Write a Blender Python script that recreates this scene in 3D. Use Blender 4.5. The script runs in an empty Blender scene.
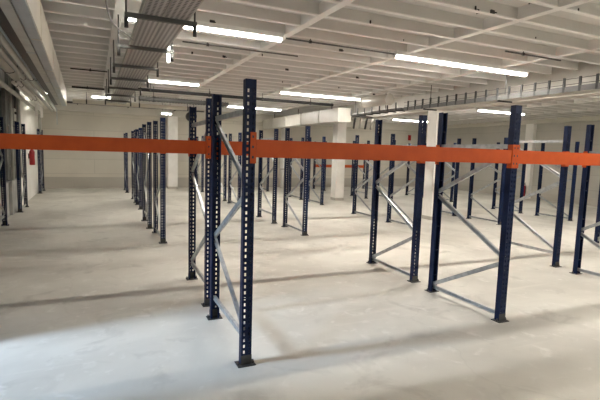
import bpy, bmesh, math, random
from mathutils import Vector, Matrix
random.seed(7)
C = bpy.context.scene.collection
PI = math.pi
CAMZ = 1.75

# ------------------------------------------------------------------ materials
def mat(name):
    m = bpy.data.materials.new(name); m.use_nodes = True
    nt = m.node_tree; return m, nt, nt.nodes['Principled BSDF']

def noise_mix(nt, c1, c2, scale, detail=6, lo=.35, hi=.65, coord='Object', dist=0.0, rough=.55):
    tc = nt.nodes.new('ShaderNodeTexCoord')
    n = nt.nodes.new('ShaderNodeTexNoise'); n.inputs['Scale'].default_value = scale
    n.inputs['Detail'].default_value = detail; n.inputs['Distortion'].default_value = dist
    n.inputs['Roughness'].default_value = rough
    nt.links.new(tc.outputs[coord], n.inputs['Vector'])
    r = nt.nodes.new('ShaderNodeMapRange')
    r.inputs['From Min'].default_value = lo; r.inputs['From Max'].default_value = hi
    nt.links.new(n.outputs['Fac'], r.inputs['Value'])
    mx = nt.nodes.new('ShaderNodeMix'); mx.data_type = 'RGBA'
    mx.inputs[6].default_value = (*c1, 1) if not hasattr(c1, 'is_output') else (1, 1, 1, 1)
    if hasattr(c1, 'is_output'): nt.links.new(c1, mx.inputs[6])
    mx.inputs[7].default_value = (*c2, 1)
    nt.links.new(r.outputs['Result'], mx.inputs[0])
    return mx.outputs[2], n, tc

def simple(name, c1, c2=None, scale=8, rough=.5, metal=0.0, bump=0.0, bscale=60, spec=.5):
    m, nt, b = mat(name)
    c2 = c2 or tuple(x*.85 for x in c1)
    col, n, tc = noise_mix(nt, c1, c2, scale)
    nt.links.new(col, b.inputs['Base Color'])
    b.inputs['Roughness'].default_value = rough; b.inputs['Metallic'].default_value = metal
    b.inputs['Specular IOR Level'].default_value = spec
    if bump:
        n2 = nt.nodes.new('ShaderNodeTexNoise'); n2.inputs['Scale'].default_value = bscale
        nt.links.new(tc.outputs['Object'], n2.inputs['Vector'])
        bp = nt.nodes.new('ShaderNodeBump'); bp.inputs['Strength'].default_value = bump; bp.inputs['Distance'].default_value = .01
        nt.links.new(n2.outputs['Fac'], bp.inputs['Height']); nt.links.new(bp.outputs['Normal'], b.inputs['Normal'])
    return m

def emis(name, col, strength):
    m, nt, b = mat(name)
    b.inputs['Base Color'].default_value = (*col, 1)
    b.inputs['Emission Color'].default_value = (*col, 1)
    b.inputs['Emission Strength'].default_value = strength
    return m

def floor_mat():
    m, nt, b = mat('concrete_floor')
    c, n, tc = noise_mix(nt, (.63, .61, .55), (.48, .46, .41), .55, 8, .40, .62, dist=.4)
    # trowel streaks, patches
    c, _, _ = noise_mix(nt, c, (.40, .38, .34), 1.7, 10, .56, .78, dist=1.2)
    c, _, _ = noise_mix(nt, c, (.70, .68, .63), 5.5, 9, .58, .80, dist=.6)
    # scuffs stretched along the aisle
    mp = nt.nodes.new('ShaderNodeMapping'); mp.inputs['Scale'].default_value = (.5, 5.0, 1); mp.inputs['Rotation'].default_value = (0, 0, .15)
    nt.links.new(tc.outputs['Object'], mp.inputs['Vector'])
    n3 = nt.nodes.new('ShaderNodeTexNoise'); n3.inputs['Scale'].default_value = 1.5; n3.inputs['Detail'].default_value = 8
    nt.links.new(mp.outputs['Vector'], n3.inputs['Vector'])
    r3 = nt.nodes.new('ShaderNodeMapRange'); r3.inputs['From Min'].default_value = .6; r3.inputs['From Max'].default_value = .74; r3.inputs['To Max'].default_value = .5
    nt.links.new(n3.outputs['Fac'], r3.inputs['Value'])
    mx = nt.nodes.new('ShaderNodeMix'); mx.data_type = 'RGBA'; mx.inputs[7].default_value = (.62, .59, .53, 1)
    nt.links.new(c, mx.inputs[6]); nt.links.new(r3.outputs['Result'], mx.inputs[0]); c = mx.outputs[2]
    # hairline cracks
    v = nt.nodes.new('ShaderNodeTexVoronoi'); v.feature = 'DISTANCE_TO_EDGE'; v.inputs['Scale'].default_value = .33
    n4 = nt.nodes.new('ShaderNodeTexNoise'); n4.inputs['Scale'].default_value = 2.5; n4.inputs['Detail'].default_value = 6
    nt.links.new(tc.outputs['Object'], n4.inputs['Vector'])
    va = nt.nodes.new('ShaderNodeVectorMath'); va.operation = 'MULTIPLY_ADD'; va.inputs[1].default_value = (.5, .5, .5)
    nt.links.new(n4.outputs['Color'], va.inputs[0]); nt.links.new(tc.outputs['Object'], va.inputs[2])
    nt.links.new(va.outputs[0], v.inputs['Vector'])
    r4 = nt.nodes.new('ShaderNodeMapRange'); r4.inputs['From Min'].default_value = .0; r4.inputs['From Max'].default_value = .006
    r4.inputs['To Min'].default_value = .10; r4.inputs['To Max'].default_value = 0
    nt.links.new(v.outputs['Distance'], r4.inputs['Value'])
    mx2 = nt.nodes.new('ShaderNodeMix'); mx2.data_type = 'RGBA'; mx2.inputs[7].default_value = (.2, .18, .15, 1)
    nt.links.new(c, mx2.inputs[6]); nt.links.new(r4.outputs['Result'], mx2.inputs[0]); c = mx2.outputs[2]
    nt.links.new(c, b.inputs['Base Color'])
    b.inputs['Roughness'].default_value = .55; b.inputs['Specular IOR Level'].default_value = .35
    bp = nt.nodes.new('ShaderNodeBump'); bp.inputs['Strength'].default_value = .12; bp.inputs['Distance'].default_value = .01
    n5 = nt.nodes.new('ShaderNodeTexNoise'); n5.inputs['Scale'].default_value = 14; n5.inputs['Detail'].default_value = 8
    nt.links.new(tc.outputs['Object'], n5.inputs['Vector'])
    nt.links.new(n5.outputs['Fac'], bp.inputs['Height']); nt.links.new(bp.outputs['Normal'], b.inputs['Normal'])
    return m

def block_mat(name, c1, c2, axis):
    m, nt, b = mat(name)
    tc = nt.nodes.new('ShaderNodeTexCoord')
    sp = nt.nodes.new('ShaderNodeSeparateXYZ'); nt.links.new(tc.outputs['Object'], sp.inputs[0])
    cb = nt.nodes.new('ShaderNodeCombineXYZ')
    nt.links.new(sp.outputs[axis], cb.inputs[0]); nt.links.new(sp.outputs[2], cb.inputs[1])
    br = nt.nodes.new('ShaderNodeTexBrick'); br.inputs['Scale'].default_value = 1
    br.inputs['Brick Width'].default_value = 6.0; br.inputs['Row Height'].default_value = .6
    br.inputs['Mortar Size'].default_value = .012
    br.inputs['Color1'].default_value = (*c1, 1); br.inputs['Color2'].default_value = (*c2, 1)
    br.inputs['Mortar'].default_value = tuple(x*.88 for x in c2) + (1,)
    nt.links.new(cb.outputs[0], br.inputs['Vector'])
    n = nt.nodes.new('ShaderNodeTexNoise'); n.inputs['Scale'].default_value = .8; n.inputs['Detail'].default_value = 7
    nt.links.new(tc.outputs['Object'], n.inputs['Vector'])
    r = nt.nodes.new('ShaderNodeMapRange'); r.inputs['From Min'].default_value = .35; r.inputs['From Max'].default_value = .7
    r.inputs['To Min'].default_value = 1.0; r.inputs['To Max'].default_value = .86
    nt.links.new(n.outputs['Fac'], r.inputs['Value'])
    mx = nt.nodes.new('ShaderNodeVectorMath'); mx.operation = 'SCALE'
    nt.links.new(br.outputs['Color'], mx.inputs[0]); nt.links.new(r.outputs['Result'], mx.inputs['Scale'])
    nt.links.new(mx.outputs[0], b.inputs['Base Color'])
    b.inputs['Roughness'].default_value = .8
    return m

def perforated_mat(name, c, hole):
    m, nt, b = mat(name)
    tc = nt.nodes.new('ShaderNodeTexCoord')
    v = nt.nodes.new('ShaderNodeTexVoronoi'); v.inputs['Scale'].default_value = 20; v.inputs['Randomness'].default_value = .0
    nt.links.new(tc.outputs['Object'], v.inputs['Vector'])
    r = nt.nodes.new('ShaderNodeMapRange'); r.inputs['From Min'].default_value = .28; r.inputs['From Max'].default_value = .36
    nt.links.new(v.outputs['Distance'], r.inputs['Value'])
    mx = nt.nodes.new('ShaderNodeMix'); mx.data_type = 'RGBA'
    mx.inputs[6].default_value = (*hole, 1); mx.inputs[7].default_value = (*c, 1)
    nt.links.new(r.outputs['Result'], mx.inputs[0]); nt.links.new(mx.outputs[2], b.inputs['Base Color'])
    b.inputs['Roughness'].default_value = .45; b.inputs['Metallic'].default_value = .3
    return m

M = {}
M['floor'] = floor_mat()
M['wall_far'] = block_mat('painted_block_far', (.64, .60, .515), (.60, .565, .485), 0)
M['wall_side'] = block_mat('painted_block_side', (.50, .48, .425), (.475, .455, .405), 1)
M['white_wall'] = simple('white_paint', (.90, .89, .85), (.84, .82, .77), 1.5, .6)
M['pillar'] = simple('pillar_paint', (.84, .82, .77), (.74, .72, .67), 2.5, .6)
M['ceiling'] = simple('ceiling_slab_paint', (.70, .69, .665), (.63, .62, .595), 1.2, .8)
M['joist'] = simple('joist_paint', (.86, .85, .825), (.80, .785, .755), 2.0, .7)
M['band'] = simple('grey_skirting_paint', (.46, .43, .375), (.42, .395, .345), 1.0, .7)
M['soffit'] = simple('soffit_paint', (.62, .595, .52), (.56, .535, .465), 1.0, .8)
M['navy'] = simple('navy_powder_coat', (.003, .0125, .052), (.002, .008, .036), 9, .48, 0, .05, 90, .22)
M['orange'] = simple('orange_powder_coat', (.52, .082, .010), (.45, .066, .008), 6, .48, spec=.3)
M['galv'] = simple('galvanised_steel', (.50, .52, .53), (.34, .36, .37), 14, .42, .55)
M['dark_steel'] = simple('dark_steel', (.055, .055, .055), (.035, .035, .035), 10, .5, .3)
M['dark'] = simple('black_rubber', (.02, .02, .02), (.012, .012, .012), 10, .6)
M['trunk'] = simple('grey_trunking', (.50, .50, .45), (.40, .40, .36), 3, .5, .1)
M['trunk_dark'] = simple('dark_grey_trunking', (.11, .11, .105), (.085, .085, .08), 3, .5, .1)
M['beam_paint'] = simple('beam_paint', (.50, .48, .44), (.44, .42, .385), 2.0, .7)
M['duct'] = simple('beige_duct_paint', (.62, .57, .47), (.53, .49, .41), 1.5, .35)
M['duct_edge'] = simple('duct_blue_grey', (.40, .45, .47), (.33, .37, .39), 3, .35, .2)
M['white_duct'] = simple('white_duct_metal', (.50, .48, .43), (.43, .41, .37), 2, .35)
M['perf'] = perforated_mat('perforated_tray', (.42, .41, .40), (.07, .07, .07))
M['perf_dark'] = perforated_mat('perforated_tray_dark', (.035, .035, .035), (.012, .012, .012))
M['cable'] = simple('cable_sheath', (.16, .155, .15), (.09, .09, .09), 25, .6)
M['cable_grey'] = simple('grey_cable_sheath', (.36, .36, .35), (.26, .26, .25), 25, .6)
M['lamp_body'] = simple('lamp_white_enamel', (.80, .80, .77), (.72, .72, .70), 5, .4)
M['red'] = simple('red_enamel', (.36, .010, .014), (.27, .008, .010), 6, .3)
M['glass'] = simple('blue_tinted_glass', (.16, .28, .34), (.10, .19, .24), 1.3, .12)
M['frame_grey'] = simple('window_frame_grey', (.13, .14, .14), (.09, .10, .10), 3, .5)
M['render_grey'] = simple('grey_render', (.20, .20, .185), (.13, .13, .12), 2.0, .8)
M['pale_render'] = simple('pale_render', (.52, .52, .49), (.33, .33, .31), 3.2, .8)
M['tube'] = emis('lit_fluorescent_tube', (1.0, .95, .865), 88.0)
M['diffuser'] = emis('lit_diffuser', (1.0, .955, .875), 3.5)
M['small_lamp'] = emis('lit_emergency_lamp', (1.0, .96, .88), 5.0)

# ------------------------------------------------------------------ mesh helpers
def bm_box(bm, x0, x1, y0, y1, z0, z1, mi=0):
    vs = [bm.verts.new((x, y, z)) for z in (z0, z1) for y in (y0, y1) for x in (x0, x1)]
    for f in ((0, 2, 3, 1), (4, 5, 7, 6), (0, 1, 5, 4), (2, 6, 7, 3), (0, 4, 6, 2), (1, 3, 7, 5)):
        fc = bm.faces.new([vs[i] for i in f]); fc.material_index = mi

def bm_tube(bm, pts, r, n=12, mi=0, caps=True):
    pts = [Vector(p) for p in pts]
    rings = []
    for i, p in enumerate(pts):
        t = (pts[min(i+1, len(pts)-1)] - pts[max(i-1, 0)]).normalized()
        ref = Vector((0, 0, 1)) if abs(t.z) < .9 else Vector((1, 0, 0))
        a = t.cross(ref).normalized(); b = t.cross(a).normalized()
        rr = r[i] if isinstance(r, (list, tuple)) else r
        rings.append([bm.verts.new(p + a*rr*math.cos(2*PI*k/n) + b*rr*math.sin(2*PI*k/n)) for k in range(n)])
    for A, B in zip(rings, rings[1:]):
        for k in range(n):
            f = bm.faces.new((A[k], A[(k+1) % n], B[(k+1) % n], B[k])); f.material_index = mi; f.smooth = True
    if caps:
        bm.faces.new(list(reversed(rings[0]))).material_index = mi
        bm.faces.new(rings[-1]).material_index = mi

def arc(p0, corner, p1, r, n=6):
    """polyline p0 -> rounded corner -> p1"""
    p0, c, p1 = Vector(p0), Vector(corner), Vector(p1)
    a = c + (p0-c).normalized()*r; b = c + (p1-c).normalized()*r
    out = [p0]
    for i in range(n+1):
        t = i/n; out.append((1-t)**2*a + 2*t*(1-t)*c + t*t*b)
    out.append(p1); return out

def finish(bm, name, mats, bevel=0.0):
    if bevel:
        bmesh.ops.bevel(bm, geom=[e for e in bm.edges if len(e.link_faces) == 2 and e.calc_face_angle(0) > .6],
                        offset=bevel, segments=2, affect='EDGES', profile=.6)
    bmesh.ops.recalc_face_normals(bm, faces=bm.faces)
    me = bpy.data.meshes.new(name); bm.to_mesh(me); bm.free()
    for m in (mats if isinstance(mats, (list, tuple)) else [mats]): me.materials.append(m)
    return me

def link(name, me, parent=None, loc=(0, 0, 0), rot=(0, 0, 0)):
    o = bpy.data.objects.new(name, me); C.objects.link(o)
    o.location = loc; o.rotation_euler = rot
    if parent: o.parent = parent
    return o

def obj(name, bm, mats, parent=None, loc=(0, 0, 0), rot=(0, 0, 0), bevel=0.0):
    return link(name, finish(bm, name, mats, bevel), parent, loc, rot)

def box(name, x0, x1, y0, y1, z0, z1, m, parent=None, bevel=0.0, loc=(0, 0, 0), rot=(0, 0, 0)):
    bm = bmesh.new(); bm_box(bm, x0, x1, y0, y1, z0, z1)
    return obj(name, bm, m, parent, loc, rot, bevel)

def thing(name, label, cat, loc=(0, 0, 0), rz=0.0, group=None):
    o = bpy.data.objects.new(name, None); C.objects.link(o)
    o.location = loc; o.rotation_euler = (0, 0, rz); o.empty_display_size = .1
    return tag(o, label, cat, group)

def tag(o, label, cat, group=None):
    o['label'] = label; o['category'] = cat
    if group: o['group'] = group
    return o

def struct(o, label, cat):
    o['kind'] = 'structure'; o['label'] = label; o['category'] = cat
    return o

# ------------------------------------------------------------------ room
XL, XR, YF, YB = -1.90, 17.9, 20.8, -8.0
ZC = 3.62                                   # slab underside
struct(box('floor', XL-.3, XR+.3, YB-.3, YF+.3, -.2, 0, M['floor']), 'pale worn concrete warehouse floor with long shadow bands', 'floor')

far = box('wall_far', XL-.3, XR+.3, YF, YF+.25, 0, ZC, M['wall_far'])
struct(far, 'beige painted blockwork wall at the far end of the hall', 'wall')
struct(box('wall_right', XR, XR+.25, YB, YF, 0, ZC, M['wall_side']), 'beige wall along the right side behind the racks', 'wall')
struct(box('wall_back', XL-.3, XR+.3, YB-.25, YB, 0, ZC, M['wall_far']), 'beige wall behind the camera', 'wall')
struct(box('baseboard_far', XL, XR-.03, YF-.03, YF, 0, .46, M['band']), 'dark grey painted band along the foot of the far wall', 'baseboard')
struct(box('baseboard_right', XR-.03, XR, YB, YF, 0, .30, M['band']), 'grey painted band along the foot of the right wall', 'baseboard')
struct(box('trim_1', XL, XR, YF-.30, YF, 3.13, 3.56, M['soffit']), 'pale concrete beam along the top of the far wall', 'beam')
struct(box('trim_2', XR-.22, XR, YB, YF-.3, 3.33, ZC, M['soffit']), 'pale beam along the top of the right wall', 'beam')
struct(box('trim_3', XR-.2, XR, 13.95, 14.35, 0, 3.33, M['pillar']), 'white pilaster against the right wall', 'pilaster')

# left wall: window stretch, grey pier, white pier, open doorway near the camera
bm = bmesh.new()
DY0, DY1, DZ = 3.45, 4.40, 2.35             # doorway
WY0, WY1, WZ0, WZ1 = 5.3, 12.75, .88, 3.05
bm_box(bm, XL-.25, XL, YB, DY0, 0, ZC)
bm_box(bm, XL-.25, XL, DY0, DY1, DZ, ZC)
bm_box(bm, XL-.25, XL, DY1, WY0, 0, ZC)
bm_box(bm, XL-.25, XL, WY0, WY1, 0, WZ0)
bm_box(bm, XL-.25, XL, WY0, WY1, WZ1, ZC)
wl = obj('wall_left', bm, M['pale_render'])
struct(wl, 'pale rendered wall along the left side under the windows', 'wall')
struct(box('wall_left_grey', XL-.25, XL, WY1, 14.45, 0, ZC, M['render_grey']), 'grey rendered stretch of the left wall beside the windows', 'wall')
struct(box('wall_left_white', XL-.25, XL, 14.45, YF, 0, ZC, M['white_wall']), 'white painted stretch of the left wall beyond the grey pier', 'wall')
struct(box('trim_4', XL, XL+.05, 12.9, 14.35, 0, .84, M['pale_render']), 'pale low plinth at the foot of the grey pier', 'plinth')
w = struct(bpy.data.objects.new('window_1', None), 'dark blue glazed window strip along the left wall', 'window'); C.objects.link(w)
w.location = (XL-.12, (WY0+WY1)/2, WZ0)
hw = (WY1-WY0)/2
bm = bmesh.new(); n = 10
for i in range(n+1):
    y = -hw + i*(2*hw/n); bm_box(bm, -.03, .05, max(y-.03, -hw), min(y+.03, hw), 0, WZ1-WZ0)
for z in (0, 1.35, WZ1-WZ0-.06): bm_box(bm, -.025, .045, -hw, hw, z, z+.06)
obj('window_frame', bm, M['frame_grey'], w)
box('window_pane', -.008, .008, -hw, hw, 0, WZ1-WZ0, M['glass'], w)
box('window_sill', .05, .20, -hw, hw, -.03, .0, M['frame_grey'], w)

# ceiling: slab + joists (one mesh each) + girders
cl = box('ceiling', XL-.3, XR+.3, YB-.3, YF+.3, ZC, ZC+.2, M['ceiling'])
struct(cl, 'off-white ribbed concrete ceiling with close joists', 'ceiling')
bm = bmesh.new()
bm_box(bm, XL, XR, -.030, .030, 3.475, 3.490, 0); bm_box(bm, XL, XR, -.022, .022, 3.490, ZC, 1)
jm = finish(bm, 'joist', [M['joist'], M['ceiling']])
y = 6.36 - .545*25
while y < YF-.4:
    if y > YB+.1: link('joist', jm, cl, (0, y, 0))
    y += .545
gm = finish((lambda b: (bm_box(b, -.055, .055, YB, YF-.3, 3.474, ZC), b)[1])(bmesh.new()), 'girder', M['joist'])
for x in (-1.85, .32, 2.65, 4.87, 7.09, 10.9, 13.2, 15.5): link('girder', gm, cl, (x, 0, 0))
# small dark fixing hooks left in the joists
hb = bmesh.new(); bm_box(hb, -.035, .035, -.045, -.026, .005, .045); bm_tube(hb, [(.02, -.045, .02), (.03, -.075, .012)], .008, 6)
hm = finish(hb, 'hook', M['dark_steel'])
for k in range(34):
    link('hook', hm, cl, (random.uniform(1.1, 8), 6.36 + .545*random.randint(-6, 9), 3.475), (0, 0, random.uniform(0, 3)))

# downstand beam carried by the pillars
struct(box('trim_5', 8.42, 8.78, YB, YF-.3, 3.0, ZC, M['beam_paint']), 'pale concrete beam over the white pillars', 'beam')
def pillar(name, x, y, w, top, label):
    bm = bmesh.new(); bm_box(bm, -w/2, w/2, -w/2, w/2, 0, top)
    o = obj(name, bm, M['pillar'], None, (x, y, 0), bevel=.012)
    struct(o, label, 'pillar')
    bm = bmesh.new(); bm_box(bm, -w/2-.006, w/2+.006, -w/2-.006, w/2+.006, 0, .10)
    obj('pillar_foot', bm, M['band'], o)
pillar('pillar', 8.60, 9.80, .36, 3.0, 'white square pillar between the far double rack rows')
pillar('pillar.001', 8.36, 14.80, .36, 3.0, 'farther white square pillar left of centre under the duct')
pillar('pillar.002', 3.10, 20.22, .40, 3.13, 'white square pillar standing close to the far wall')

# ------------------------------------------------------------------ racking
UH, DEP = 2.30, 1.085
UW, UD = .087, .066
def upright_mesh():
    bm = bmesh.new()
    hw = UW/2; T = .0028
    xs = [-hw, -.028, -.0135, .0135, .028, hw]
    zs = [0.0]; z = .10
    while z + .03 < UH-.02:
        zs += [z, z+.026]; z += .05
    zs.append(UH)
    yv = -UD/2
    grid = [[bm.verts.new((x, yv, z)) for x in xs] for z in zs]
    for i in range(len(zs)-1):
        hole = i % 2 == 1 and i < len(zs)-2 and not (1.62 < zs[i] < 1.90 and False)
        for j in range(5):
            if hole and j in (1, 3): continue
            bm.faces.new((grid[i][j], grid[i][j+1], grid[i+1][j+1], grid[i+1][j]))
    for s in (-1, 1):
        x = s*hw; ids = 0 if s < 0 else 5
        col = [g[ids] for g in grid]
        mid = [bm.verts.new((x, UD/2, z)) for z in zs]
        lip = [bm.verts.new((x - s*.016, UD/2, z)) for z in zs]
        for i in range(len(zs)-1):
            bm.faces.new((col[i], mid[i], mid[i+1], col[i+1]))
            bm.faces.new((mid[i], lip[i], lip[i+1], mid[i+1]))
    bmesh.ops.recalc_face_normals(bm, faces=bm.faces)
    bmesh.ops.solidify(bm, geom=list(bm.faces), thickness=T)
    # brace bolts on both flanges
    for z in (.22, .55, .86, 1.30, 1.45, 1.88, 2.06):
        bm_tube(bm, [(-hw-.004, .01, z), (hw+.004, .01, z)], .007, 8)
    return finish(bm, 'upright', M['navy'])
UP = upright_mesh()
def foot_mesh():
    bm = bmesh.new()
    bm_box(bm, -.075, .075, -.065, .050, 0, .007)
    bm_box(bm, -.046, .046, -.0335, -.029, .007, .085)
    for x in (-.062, .062): bm_tube(bm, [(x, -.02, .007), (x, -.02, .020)], .012, 6); bm_tube(bm, [(x, -.02, .020), (x, -.02, .036)], .006, 8)
    return finish(bm, 'foot_plate', M['dark_steel'])
FOOT = foot_mesh()
def channel(L, flip, w=.046, d=.026, t=.003):
    """C-profile along +Y from 0..L, web facing +X, flanges towards -X"""
    bm = bmesh.new()
    bm_box(bm, d/2-t, d/2, 0, L, -w/2, w/2)
    bm_box(bm, -d/2, d/2-t, 0, L, w/2-t, w/2)
    bm_box(bm, -d/2, d/2-t, 0, L, -w/2, -w/2+t)
    bm_box(bm, -d/2, d/2-t, 0, .03, -w/2+t, -w/2+t+.006)
    if flip: bmesh.ops.scale(bm, vec=(-1, 1, 1), verts=bm.verts)
    return finish(bm, 'brace', M['galv'])
brace_cache = {}
PAT = {'A': (.22, 2.06, [(0, .26, 1, .84), (1, .88, 0, 1.42), (0, 1.47, 1, 2.02)]),
       'a': (.22, 2.06, [(1, .26, 0, .84), (0, .88, 1, 1.42), (1, 1.47, 0, 2.02)]),
       'b': (.07, 1.88, [(1, .10, 0, .64), (0, .69, 1, 1.26), (1, 1.31, 0, 1.84)]),
       'B': (.07, 1.88, [(0, .10, 1, .64), (1, .69, 0, 1.26), (0, 1.31, 1, 1.84)])}
def brace(parent, name, y0, z0, y1, z1, dx, flip):
    L = math.hypot(y1-y0, z1-z0); key = (round(L, 3), flip)
    if key not in brace_cache: brace_cache[key] = channel(L, flip)
    o = link(name, brace_cache[key], parent, (dx, y0, z0), (math.atan2(z1-z0, y1-y0), 0, 0))
    return o
def frame(fx, fy, rx, ry, pat, label, group):
    cx, cy = (fx+rx)/2, (fy+ry)/2
    rz = math.atan2(-(rx-fx), ry-fy)
    t = thing('rack_frame', label, 'rack frame', (cx, cy, 0), rz, group)
    h = DEP/2
    for s in (-1, 1):
        u = link('upright', UP, t, (0, s*h, 0), (0, 0, 0 if s < 0 else PI))
        link('foot_plate', FOOT, u)
    zb, zt, dg = PAT[pat]
    e = h - .0
    brace(t, 'horizontal_brace', -e, zb, e, zb, 0, pat in 'Aa')
    brace(t, 'horizontal_brace', -e, zt, e, zt, 0, True)
    Y = (-e+.005, e-.005)
    for k, (a, za, b, zb2) in enumerate(dg):
        brace(t, 'diagonal_brace', Y[a], za, Y[b], zb2, 0.0, a == 1)
    return t

RM = {1: (3.38, 4.465), 2: (4.895, 5.98), 3: (8.50, 9.585), 4: (10.15, 11.235), 5: (13.40, 14.485), 6: (15.08, 16.165), 7: (18.50, 19.585)}
G12, G34, G57 = 'rack frames of the nearest double rack', 'rack frames of the middle double rack', 'rack frames of the far racks'
POS = {}
def put(row, col, fx, rx, pat, label, fy=None, ry=None):
    f0, r0 = RM[row]; fy = fy or f0; ry = ry or r0
    m = (fy+ry)/2; fy, ry = m-DEP/2, m+DEP/2
    frame(fx, fy, rx, ry, pat, label, G12 if row < 3 else G34 if row < 5 else G57)
    POS[row, col] = (fx, fy, rx, ry)
put(1, 1, 1.106, 1.116, 'A', 'navy rack frame nearest the camera, bright slots down its foremost post', 3.40, 4.475)
put(2, 1, 1.152, 1.176, 'a', 'navy rack frame directly behind the nearest one, carrying the left orange beam', 4.905, 5.979)
put(1, 2, 3.981, 3.99, 'b', 'navy rack frame right of centre where two orange beams meet', 3.358, 4.449)
put(2, 2, 4.047, 4.078, 'b', 'navy rack frame standing left of the near white pillar', 4.886, 5.99)
put(1, 3, 6.815, 6.825, 'B', 'navy rack frame at the right edge of the photo, only its rear post showing', 3.33, 4.406)
put(2, 3, 6.923, 6.94, 'A', 'navy rack frame with a white top bar, second from the right edge', 4.835, 5.92)
put(2, 4, 9.83, 9.83, 'b', 'navy rack frame cut off by the right edge, farther back')
put(2, 0, -1.74, -1.74, 'a', 'navy rack frame against the left wall holding the left beam end')
CX = {0: (-1.775, -1.765), 1: (1.135, 1.075), 2: (4.045, 3.99), 3: (6.99, 6.94), 4: (9.79, 9.77), 5: (12.64, 12.58)}
ORD = ['leftmost', 'second', 'third', 'fourth', 'fifth', 'sixth']
def lab(row, col):
    rown = {3: 'third rack row', 4: 'fourth rack row', 5: 'fifth rack row', 6: 'sixth rack row', 7: 'last rack row'}[row]
    if col == 0: return {3: 'navy rack frame beside the left windows in the ' + rown, 4: 'navy rack frame against the left wall in the ' + rown,
                         5: 'navy rack frame before the grey pier in the ' + rown, 6: 'navy rack frame beside the red extinguisher in the ' + rown,
                         7: 'navy rack frame in the far left corner of the hall'}[row]
    return 'navy rack frame, %s from the left wall in the %s' % (ORD[col], rown)
pats = {3: 'BBBBBB', 4: 'aAABBB', 5: 'BABBAB', 6: 'abAbab', 7: 'BBABaB'}
for row in (3, 4, 5, 6, 7):
    for col in range(6):
        if (row, col) == (6, 0): continue
        x = CX[col][0 if row in (3, 5) else 1]
        if row in (5, 6, 7): x = {0: -1.765, 1: 1.18, 2: 4.08, 3: 6.985, 4: 9.84, 5: 12.70}[col]
        if row == 7: x = {0: -1.80, 1: 1.13, 2: 4.05, 3: 6.93, 4: 9.74, 5: 12.60}[col]
        put(row, col, x, x, pats[row][col], lab(row, col))

# beams: rail + two hooked end connectors
def conn_mesh(s):
    bm = bmesh.new()
    # s=+1: sits on the upright at the beam's left end (plate at -x side)
    bm_box(bm, -.043*s if s > 0 else .0, .0 if s > 0 else .043, -.0075, -.0025, -.118, .125)
    bm_box(bm, 0 if s > 0 else -.006, .006 if s > 0 else 0, -.0075, .055, -.118, .125)
    for z in (-.07, .01, .09):
        bm_box(bm, (-.030 if s > 0 else .014), (-.014 if s > 0 else .030), -.0083, -.0070, z-.010, z+.010, 1)
    return finish(bm, 'connector', [M['orange'], M['dark_steel']])
CONN = {1: conn_mesh(1), -1: conn_mesh(-1)}
rail_cache = {}
def rail_mesh(L):
    k = round(L, 3)
    if k not in rail_cache:
        bm = bmesh.new()
        bm_box(bm, .006, L-.006, 0, .05, -.068, .068)
        finish_b = [e for e in bm.edges]
        bmesh.ops.bevel(bm, geom=finish_b, offset=.004, segments=2, affect='EDGES')
        bm_box(bm, .008, L-.008, .004, .046, -.0705, -.068)
        bm_box(bm, .008, L-.008, .03, .05, .068, .0705)
        rail_cache[k] = finish(bm, 'rail', M['orange'])
    return rail_cache[k]
def beam(row, c0, c1, side, label, z=1.772, group=None):
    a, b = POS[row, c0], POS[row, c1]
    if side == 'front':
        p, q = Vector((a[0], a[1], 0)), Vector((b[0], b[1], 0)); off = -UD/2
    else:                              # rear side: same beam turned half round
        p, q = Vector((b[2], b[3], 0)), Vector((a[2], a[3], 0)); off = -UD/2
    d = (q-p).normalized(); nrm = Vector((-d.y, d.x, 0))
    p = p + d*(UW/2) + nrm*off; q = q - d*(UW/2) + nrm*off
    L = (q-p).length
    t = thing('pallet_beam', label, 'beam', (p.x, p.y, z), math.atan2(d.y, d.x), group)
    link('rail', rail_mesh(L), t)
    link('connector', CONN[1], t); link('connector', CONN[-1], t, (L, 0, 0))
    return t
GB = 'orange pallet beams'
beam(1, 1, 2, 'front', 'orange pallet beam spanning the middle of the photo at the front', group=GB)
beam(1, 1, 2, 'rear', 'orange pallet beam hidden straight behind the front middle beam', group=GB)
beam(1, 2, 3, 'front', 'orange pallet beam running off the right edge of the photo', group=GB)
beam(1, 2, 3, 'rear', 'orange pallet beam behind the one at the right edge', group=GB)
beam(2, 0, 1, 'front', 'darker orange pallet beam running off the left edge of the photo', group=GB)
beam(2, 0, 1, 'rear', 'orange pallet beam straight behind the left one', group=GB)
for c in (1, 2, 3):
    n = {1: 'middle', 2: 'right', 3: 'farthest right'}[c]
    beam(2, c, c+1, 'front', 'orange pallet beam on the front of the second rack row, %s bay' % n, group=GB)
    beam(2, c, c+1, 'rear', 'orange pallet beam on the back of the second rack row, %s bay' % n, group=GB)
for row in (3, 4):
    for c in range(5):
        for side in ('front', 'rear'):
            beam(row, c, c+1, side, 'orange pallet beam on the %s of the %s rack row, %s bay from left' %
                 (side, 'third' if row == 3 else 'fourth', ['first', 'second', 'third', 'fourth', 'fifth'][c]), group=GB)
beam(7, 4, 5, 'rear', 'low bright orange pallet beam far off beside the farther pillar', z=1.13, group=GB)

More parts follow.
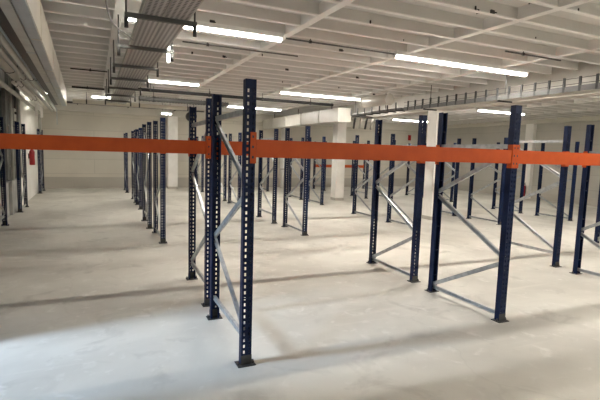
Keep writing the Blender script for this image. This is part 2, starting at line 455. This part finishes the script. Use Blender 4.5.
# ------------------------------------------------------------------ lamps
def lamp(x0, x1, y, label, z=3.475):
    L = x1-x0
    t = thing('fluorescent_light', label, 'light', (x0, y, z), 0, 'fluorescent ceiling lights')
    box('lamp_body', 0, L, -.075, .075, -.06, 0, M['lamp_body'], t, .006)
    n = 2 if L > 1.7 else 1
    for k in range(n):
        a, b = .02 + k*(L/n), (k+1)*(L/n) - .02
        bm = bmesh.new(); bm_box(bm, a, b, -.048, .048, -.096, -.06, 0); bm_box(bm, a, b, -.016, .016, -.102, -.096, 1)
        obj('diffuser', bm, [M['diffuser'], M['tube']], t)
    for x in (0, L-.02):
        box('end_cap', x, x+.02, -.035, .035, -.105, -.06, M['lamp_body'], t, .004)
    return t
lamp(.38, 2.55, 6.36, 'long lit tube light over the nearest frame, right of the grey cable tray')
lamp(4.58, 7.72, 6.36, 'long lit tube light above the middle orange beam, upper right of centre')
lamp(9.35, 12.45, 6.36, 'lit tube light half hidden behind the pale beam at the upper right')
lamp(1.02, 2.48, 11.81, 'lit tube light beyond the grey cable tray, above the far left frames')
lamp(4.72, 7.85, 11.81, 'long lit tube light above the round white duct, second row back')
lamp(12.1, 14.4, 11.81, 'lit tube light behind the top of the right middle post')
lamp(-.05, .80, 16.72, 'small lit tube light far off at the end of the left cable tray')
lamp(-1.62, -.92, 16.715, 'lit tube light tucked behind the beige duct, beside the white left wall')
lamp(4.55, 6.75, 16.72, 'lit tube light far back behind the top of the nearest post')
lamp(12.5, 14.8, 17.26, 'lit tube light far back, left of the near white pillar')
lamp(4.58, 7.72, .91, 'lit tube light overhead near the camera, middle')
lamp(.38, 2.55, -4.54, 'added unseen tube light overhead well behind the camera, left')  # unseen row added to brighten joist sides facing the camera
lamp(4.58, 7.72, -4.54, 'added unseen tube light overhead well behind the camera, middle')  # second lamp of the added row, out of view
lamp(9.35, 12.45, .91, 'lit tube light overhead near the camera, right')
t = lamp(2.25, 2.62, 17.26, 'short lit lamp low over the far left posts', z=3.10)
for x in (.05, .32):
    bm = bmesh.new(); bm_tube(bm, [(x, 0, 0), (x, 0, .375)], .006, 6); obj('hanger_rod', bm, M['dark_steel'], t)

# vertical emergency lamp on the edge of the left tray
t = thing('emergency_light', 'slim upright lit lamp hanging from the edge of the grey cable tray', 'light', (1.0, 6.905, 2.985))
box('lamp_body', -.022, .022, -.03, .03, 0, .36, M['lamp_body'], t, .006)
box('lamp_front', -.018, .018, -.036, -.030, .01, .35, M['small_lamp'], t)
box('bracket', -.015, .015, -.01, .01, .36, .49, M['dark_steel'], t)

# ------------------------------------------------------------------ overhead services, left of the nearest frame
t = thing('cable_tray', 'wide grey perforated cable tray under the ceiling, upper left', 'cable tray', (0, 0, 3.10))
Y0, Y1 = -1.0, 15.4
box('tray_panel', .46, .66, Y0, Y1, 0, .012, M['perf'], t)
box('tray_panel', .68, .92, Y0, Y1, 0, .012, M['perf'], t)
for x in (.45, .664, .92): box('side_rail', x, x+.012, Y0, Y1, 0, .07, M['trunk'], t)
for k, x in enumerate((.49, .52, .545, .58, .61, .71, .74, .77, .80, .84, .88)):
    bm = bmesh.new(); bm_tube(bm, [(x + .008*math.sin(k+i*1.3), Y0 + i*(Y1-Y0)/14, .030) for i in range(15)], .014, 6)
    obj('cable', bm, M['cable'] if k % 3 else M['cable_grey'], t)
y = .35
while y < Y1:
    box('cross_support', .30, 1.02, y-.022, y+.022, -.045, 0, M['trunk_dark'], t)
    for x in (.315, 1.0):
        bm = bmesh.new(); bm_tube(bm, [(x, y, -.09), (x, y, .374)], .010, 8); bm_tube(bm, [(x, y, -.15), (x, y, -.045)], .020, 8)
        obj('hanger_rod', bm, M['dark_steel'], t)
    y += 1.55
bm = bmesh.new(); bm_tube(bm, arc((.12, 5.2, 3.46), (.15, 5.4, 3.1), (.47, 6.2, 3.10), .25), .010, 8)
bm_tube(bm, [(.47, 6.2, 3.10), (.49, 6.24, 3.11)], .010, 8)
tag(obj('cable_drop', bm, M['cable_grey']), 'thin pale cable looping from the ceiling under the left cable tray', 'cable')

# run of ducts and pipes along the left wall (slightly skewed from the wall line)
SK = math.radians(1.26)
def run(name, label, cat): return thing(name, label, cat, (0, 5.7, 2.9), SK)
t = run('air_duct', 'deep beige metal duct running along the upper left of the photo', 'duct')
bm = bmesh.new()
bm_box(bm, -.600, -.505, -6.5, 9.3, 0, .42); obj('duct_casing', bm, M['duct'], t, bevel=.004)
box('bottom_strip', -.615, -.515, -6.5, 9.3, -.012, 0, M['duct_edge'], t)
for y in (-4.5, -2.2, .1, 2.4, 4.7, 7.0): box('flange', -.606, -.500, y, y+.03, -.016, .43, M['duct'], t)
for y in (-5.5, -1.0, 3.5, 7.6): box('hanger_strap', -.56, -.54, y, y+.03, .42, .575, M['dark_steel'], t)
t = run('cable_trunking', 'pale grey square trunking beside the beige duct, upper left', 'trunking')
box('trunking_body', -.728, -.632, -6.5, 9.5, 0, .10, M['trunk'], t, .004)
for y in (-5, -2, 1, 4, 7): box('joint_cover', -.732, -.628, y, y+.06, -.004, .104, M['duct_edge'], t)
for y in (-5.5, -1.0, 3.5, 7.6): box('hanger_rod', -.69, -.67, y, y+.02, .10, .575, M['dark_steel'], t)
t = run('cable_tray', 'narrow black perforated cable tray between grey pipes, upper left', 'cable tray')
box('tray_panel', -.835, -.735, -6.5, 9.5, .02, .03, M['perf_dark'], t)
for x in (-.84, -.737): box('side_rail', x, x+.006, -6.5, 9.5, .02, .08, M['dark_steel'], t)
for y in (-5.5, -1.0, 3.5, 7.6): box('hanger_rod', -.80, -.78, y, y+.02, .03, .575, M['dark_steel'], t)
def pipe(x, r, zc, y1, label, m, drop=None):
    t = run('pipe', label, 'pipe')
    bm = bmesh.new()
    if drop: bm_tube(bm, arc((x, -6.5, zc), (x, y1, zc), (x, y1, zc-drop), .12), r, 12)
    else: bm_tube(bm, [(x, -6.5, zc), (x, y1, zc)], r, 12)
    obj('pipe_run', bm, m, t)
    for y in (-5.0, -.5, 4.0):
        bm = bmesh.new(); bm_tube(bm, [(x, y, zc), (x, y+.03, zc)], r+.008, 12)
        bm_box(bm, x-.006, x+.006, y+.005, y+.025, zc+r*.8, .574); obj('pipe_clip', bm, M['dark_steel'], t)
pipe(-.862, .012, .03, 11.5, 'thinnest pale conduit along the upper left wall services', M['duct_edge'], .5)
pipe(-.945, .048, .06, 12.5, 'grey pipe running next to the narrow black tray, upper left', M['trunk'])
pipe(-1.065, .040, .05, 12.8, 'second grey pipe from the narrow black tray, nearer the left wall', M['trunk'])
pipe(-1.28, .13, .24, 13.0, 'thick beige pipe along the top of the left wall', M['duct'])
pipe(-1.52, .05, .02, 13.6, 'outermost grey pipe just above the left windows', M['trunk'], .7)

for x, y1, which in ((-1.29, 9.4, 'outer'), (-1.20, 10.0, 'inner')):
    t = run('pipe', 'white pipe bending down beside the white left wall, %s of the pair' % which, 'pipe')
    bm = bmesh.new(); bm_tube(bm, arc((x, 4.6, .02), (x, y1, .02), (x, y1, -.34), .1), .034, 12); obj('pipe_run', bm, M['white_wall'], t)
    for y in (5.0, 8.0):
        bm = bmesh.new(); bm_tube(bm, [(x, y, .02), (x, y+.03, .02)], .04, 12); bm_box(bm, x-.006, x+.006, y+.005, y+.025, .05, .10); obj('pipe_clip', bm, M['dark_steel'], t)
# vertical pipes and boxes on the grey pier
for k, (y, r, m, l) in enumerate(((13.05, .035, 'trunk', 'grey vertical pipe on the grey pier, nearest the windows'),
                                  (13.75, .025, 'frame_grey', 'dark vertical conduit in the middle of the grey pier'),
                                  (14.30, .045, 'trunk', 'grey vertical pipe at the edge of the white wall'))):
    bm = bmesh.new(); bm_tube(bm, [(XL+.06, y, .84), (XL+.06, y, 3.4)], r, 10)
    for z in (1.2, 2.2, 3.1): bm_box(bm, XL, XL+.06, y-.01, y+.01, z-.01, z+.01)
    tag(obj('wall_pipe', bm, M[m]), l, 'pipe')
t = thing('switch_box', 'small grey electrical box with two dark knobs on the left pier', 'electrical box', (XL, 13.42, 2.33))
box('box_body', 0, .10, -.18, .18, 0, .30, M['trunk'], t, .008)
for y in (-.07, .07):
    bm = bmesh.new(); bm_tube(bm, [(.10, y, .19), (.125, y, .19)], .03, 12); obj('knob', bm, M['dark'], t)

# fire extinguishers
def extinguisher(loc, rz, label, group):
    t = thing('fire_extinguisher', label, 'fire extinguisher', loc, rz, group)
    prof = [(0, .0), (.07, 0), (.078, .02), (.078, .40), (.070, .44), (.045, .475), (.025, .49), (.025, .52)]
    bm = bmesh.new()
    bm_tube(bm, [(0, 0, z) for r, z in prof[1:]], [r for r, z in prof[1:]], 16); obj('cylinder', bm, M['red'], t)
    bm = bmesh.new(); bm_box(bm, -.02, .02, -.025, .025, .52, .56); bm_tube(bm, [(0, -.02, .565), (0, .13, .60)], .010, 6); bm_tube(bm, [(0, .0, .55), (0, .12, .555)], .008, 6)
    obj('valve_handle', bm, M['dark_steel'], t)
    bm = bmesh.new(); bm_tube(bm, [(.02, 0, .54), (.075, 0, .53), (.10, 0, .45), (.098, 0, .25), (.095, 0, .12)], [.011, .011, .011, .011, .016], 8); obj('hose', bm, M['dark'], t)
    box('label_band', -.05, .05, -.0825, -.076, .18, .32, M['lamp_body'], t)
    box('wall_bracket', -.02, .02, .07, .105, .20, .36, M['dark_steel'], t)
extinguisher((XL+.105, 16.5, 1.10), PI/2, 'red fire extinguisher hung on the white left wall', 'fire extinguishers')
extinguisher((XR-.2-.105, 14.12, .10), -PI/2, 'red fire extinguisher low on the pilaster of the right wall', 'fire extinguishers')

# ------------------------------------------------------------------ overhead services, right: ladder tray with ribs
t = thing('cable_tray', 'long ribbed cable tray carrying grey cables at the upper right', 'cable tray', (7.30, 0, 2.90))
Y0, Y1 = 1.2, 9.6
box('tray_bottom', 0, .34, Y0, Y1, 0, .012, M['trunk'], t)
box('side_rail', -.008, 0, Y0, Y1, 0, .095, M['trunk_dark'], t)
box('side_rail', .34, .348, Y0, Y1, 0, .095, M['galv'], t)
y = 4.68 - .28*11
while y < Y1:
    box('rib', -.014, .012, y-.018, y+.018, .0, .24, M['dark'], t)
    y += .28
for z in (.125, .215):
    bm = bmesh.new(); bm_tube(bm, [(0, Y0, z), (0, Y1, z)], .005, 6); obj('wire', bm, M['dark_steel'], t)
for k in range(6):
    x = .04 + .05*k
    bm = bmesh.new(); bm_tube(bm, [(x + .012*math.sin(k*2+i), Y0 + i*(Y1-Y0)/16, .045 + .018*math.sin(k+i*.9)) for i in range(17)], .022, 7)
    obj('cable', bm, M['cable_grey'] if k % 2 else M['cable'], t)
for y in (2.2, 4.4, 6.6, 8.8):
    bm = bmesh.new(); bm_tube(bm, [(.17, y, 0.01), (.17, y, .574)], .008, 6); bm_box(bm, -.03, .37, y-.015, y+.015, -.03, 0)
    obj('hanger_rod', bm, M['dark_steel'], t)

# second ladder tray: turns off to the left above the farther pillar
t = thing('cable_tray', 'dark cable tray bending above the farther white pillar', 'cable tray', (0, 0, 0))
pts = arc((7.42, 9.7, 2.97), (7.42, 12.3, 2.97), (8.3, 12.75, 2.97), .4)
bm = bmesh.new()
for o in (-.10, -.03, .04, .11): bm_tube(bm, [p + Vector((o, -o*.4, .0)) for p in pts], .028, 7)
obj('cable', bm, M['cable'], t)
for i in range(7):
    bm = bmesh.new(); bm_box(bm, 7.27, 7.57, 9.9+i*.38, 9.93+i*.38, 2.92, 2.945); bm_box(bm, 7.26, 7.285, 9.9+i*.38, 9.93+i*.38, 2.945, 3.14)
    obj('rib', bm, M['dark_steel'], t)
bm = bmesh.new(); bm_tube(bm, [(7.42, 10.6, 2.93), (7.42, 10.6, 3.47)], .008, 6); bm_tube(bm, [(7.42, 12.2, 2.93), (7.42, 12.2, 3.47)], .008, 6)
obj('hanger_rod', bm, M['dark_steel'], t)

# white ventilation duct along the hall and its down pipe at the far wall
t = thing('air_duct', 'white boxed ventilation duct left of the farther pillar', 'duct', (7.45, 0, 2.80))
bm = bmesh.new(); bm_box(bm, -.20, .24, 12.95, 20.2, 0, .42); obj('duct_casing', bm, M['white_duct'], t, bevel=.01)
for y in (12.95, 14.4, 15.9, 17.4, 18.9): box('flange', -.225, .265, y-.02, y+.02, -.02, .44, M['white_duct'], t)
for y in (13.8, 16.6, 19.2): box('hanger_strap', 0, .02, y, y+.03, .42, .67, M['dark_steel'], t)
bm = bmesh.new(); bm_tube(bm, [(7.02, 9.9, 3.2), (6.9, 10.9, 3.2)], .14, 18)
bm_tube(bm, [(7.02, 9.9, 3.2), (7.025, 9.86, 3.2)], .155, 18); bm_tube(bm, [(6.905, 10.86, 3.2), (6.9, 10.92, 3.2)], .155, 18)
tag(obj('duct_silencer', bm, M['white_duct']), 'shiny white round duct piece under the ceiling above the farther pillar', 'duct')
t = thing('drain_pipe', 'white down pipe with an elbow against the far wall', 'pipe', (8.35, 20.3, 0))
bm = bmesh.new(); bm_tube(bm, [(0, 0, 0), (0, 0, 2.86), (.02, 0, 2.93), (.26, 0, 3.28), (.26, -.02, 3.34)], .115, 14); obj('pipe_run', bm, M['white_wall'], t)
for z in (.9, 2.2):
    bm = bmesh.new(); bm_tube(bm, [(0, 0, z), (0, 0, z+.05)], .13, 14); bm_box(bm, -.02, .02, .1, .465, z, z+.04); obj('pipe_clip', bm, M['white_duct'], t)

# dark pipes crossing the hall far back
def cross_pipe(x0, x1, y, z, r, label, m, ribbed=False):
    t = thing('pipe', label, 'pipe', (x0, y, z))
    bm = bmesh.new(); L = x1-x0
    if ribbed:
        n = int(L/.04); bm_tube(bm, [(i*L/n, 0, 0) for i in range(n+1)], [r*(1.0 if i % 2 else .82) for i in range(n+1)], 12)
    else: bm_tube(bm, [(0, 0, 0), (L, 0, 0)], r, 10)
    obj('pipe_run', bm, M[m], t)
    k = .4
    while k < L:
        bm = bmesh.new(); bm_tube(bm, [(k, 0, 0), (k, 0, 3.474-z)], .008, 6); bm_tube(bm, [(k-.02, 0, 0), (k+.02, 0, 0)], r+.01, 10); obj('pipe_clip', bm, M['dark_steel'], t); k += 1.6
cross_pipe(1.0, 7.0, 12.9, 3.30, .045, 'thin dark pipe crossing under the ceiling far back', 'dark')
cross_pipe(1.15, 3.7, 13.445, 3.12, .075, 'ribbed grey hose crossing beneath the far left lamp', 'trunk_dark', True)
cross_pipe(-.6, 3.2, 16.17, 3.16, .07, 'brown lagged pipe crossing before the far wall', 'duct')
cross_pipe(1.3, 3.3, 7.45, 3.44, .012, 'thin dark conduit on the ceiling beyond the nearest lamp', 'cable')
cross_pipe(2.62, 4.58, 6.36, 3.43, .013, 'thin dark conduit joining the two nearest lamps', 'cable')
cross_pipe(5.9, 7.2, 5.27, 3.43, .013, 'thin dark conduit on the ceiling near the ribbed tray', 'cable')
t = thing('extractor_fan', 'dark round fan unit hanging left of the white far pillar', 'fan', (3.46, 17.9, 3.02))
bm = bmesh.new(); bm_tube(bm, [(0, -.16, 0), (0, .16, 0)], .19, 20); obj('fan_housing', bm, M['dark_steel'], t)
bm = bmesh.new(); bm_tube(bm, [(0, -.19, 0), (0, -.16, 0)], .07, 14); obj('fan_hub', bm, M['trunk'], t)
bm = bmesh.new(); bm_box(bm, -.3, .5, -.02, .02, .19, .23); bm_tube(bm, [(.1, 0, .2), (.1, 0, .67)], .012, 8); obj('bracket', bm, M['dark_steel'], t)
cross_pipe(-.45, .30, 11.265, 3.43, .014, 'short dark pipe under the ceiling between duct and left tray, nearer', 'dark')
cross_pipe(-.55, .30, 14.535, 3.41, .028, 'short dark pipe under the ceiling between duct and left tray, farther', 'dark')
t = thing('cable_tray', 'dark tray-shaped strip standing in for the shadow gap atop the far wall, left', 'cable tray', (-1.0, 20.2, 3.42))  # dark form added where shade fills the gap above the far beam
box('tray_panel', 0, 4.6, -.14, .14, 0, .012, M['dark_steel'], t)
for y in (-.14, .13): box('side_rail', 0, 4.6, y, y+.01, .012, .09, M['dark_steel'], t)
for k in range(5):
    bm = bmesh.new(); bm_tube(bm, [(0, -.1+.05*k, .03), (4.6, -.1+.05*k, .03)], .018, 6); obj('cable', bm, M['dark'], t)
for x in (.4, 2.3, 4.2): box('wall_bracket', x, x+.03, -.14, .30, -.03, 0, M['dark_steel'], t)
t = thing('junction_box', 'small grey box on the right edge of the left cable tray, far along', 'electrical box', (.94, 10.7, 3.10))
box('box_body', 0, .16, -.12, .12, 0, .16, M['trunk'], t, .008)
box('box_cover', .01, .15, -.128, -.12, .01, .15, M['cable_grey'], t)
# slanted bundle under the bending tray
for k in range(4):
    bm = bmesh.new(); bm_tube(bm, [(7.72+.22*k, 12.75, 2.60), (7.52+.22*k, 12.35, 2.885)], .035, 8)
    tag(obj('branch_pipe', bm, M['white_duct'] if k % 2 else M['dark_steel']),
        '%s slanting pipe stub, %s of four beside the farther pillar' % ('white' if k % 2 else 'dark', ['leftmost', 'second', 'third', 'rightmost'][k]), 'pipe', 'slanting pipe stubs')
# sign
t = tag(box('wall_sign', -.10, .10, -.012, 0, 0, .30, M['red'], None, .003, (16.30, YF-.012, 2.62)), 'small dark red sign high on the far wall at the right', 'sign')

# ------------------------------------------------------------------ daylight through the doorway, sky
wd = bpy.data.worlds.new('sky'); bpy.context.scene.world = wd; wd.use_nodes = True
bg = wd.node_tree.nodes['Background']
sky = wd.node_tree.nodes.new('ShaderNodeTexSky'); sky.sky_type = 'NISHITA' if 'NISHITA' in [i.identifier for i in sky.bl_rna.properties['sky_type'].enum_items] else sky.sky_type
try: sky.sun_disc = False; sky.sun_elevation = math.radians(40)
except Exception: pass
wd.node_tree.links.new(sky.outputs[0], bg.inputs[0]); bg.inputs[1].default_value = .15
def daylight(name, loc, aim, w, h, e, spread=180):
    ld = bpy.data.lights.new(name, 'AREA'); ld.shape = 'RECTANGLE'; ld.size = w; ld.size_y = h
    ld.color = (.56, .75, 1.0); ld.energy = e; ld.spread = math.radians(spread)
    lo = bpy.data.objects.new(name, ld); C.objects.link(lo); lo.location = loc
    lo.rotation_euler = (Vector(aim)-Vector(loc)).to_track_quat('-Z', 'Y').to_euler()
daylight('daylight_door', (-5.2, 3.95, 3.3), (-.5, 3.95, .3), .5, 1.0, 62, 120)

# ------------------------------------------------------------------ camera
cam = bpy.data.cameras.new('camera'); co = bpy.data.objects.new('camera', cam); C.objects.link(co)
f_px, yaw, pitch, roll = 447.822, .431495, .105632, .030421
cy, sy = math.cos(yaw), math.sin(yaw); cp, sp = math.cos(pitch), math.sin(pitch); cr, sr = math.cos(roll), math.sin(roll)
f = Vector((sy, cy, 0)); r = Vector((cy, -sy, 0)); u = Vector((0, 0, 1))
f2 = f*cp - u*sp; u2 = u*cp + f*sp
r3 = r*cr + u2*sr; u3 = u2*cr - r*sr
m = Matrix((r3, u3, -f2)).transposed().to_4x4(); m.translation = (0, 0, CAMZ)
co.matrix_world = m
cam.sensor_width = 36; cam.lens = 36*f_px/600; cam.clip_start = .05
sc = bpy.context.scene; sc.camera = co
sc.view_settings.view_transform = 'Standard'; sc.view_settings.look = 'None'
sc.view_settings.exposure = 1.95; sc.view_settings.gamma = 1; sc.view_settings.use_curve_mapping = False
sc.cycles.use_denoising = True; sc.cycles.max_bounces = 8; sc.cycles.diffuse_bounces = 5
sc.cycles.sample_clamp_indirect = 8
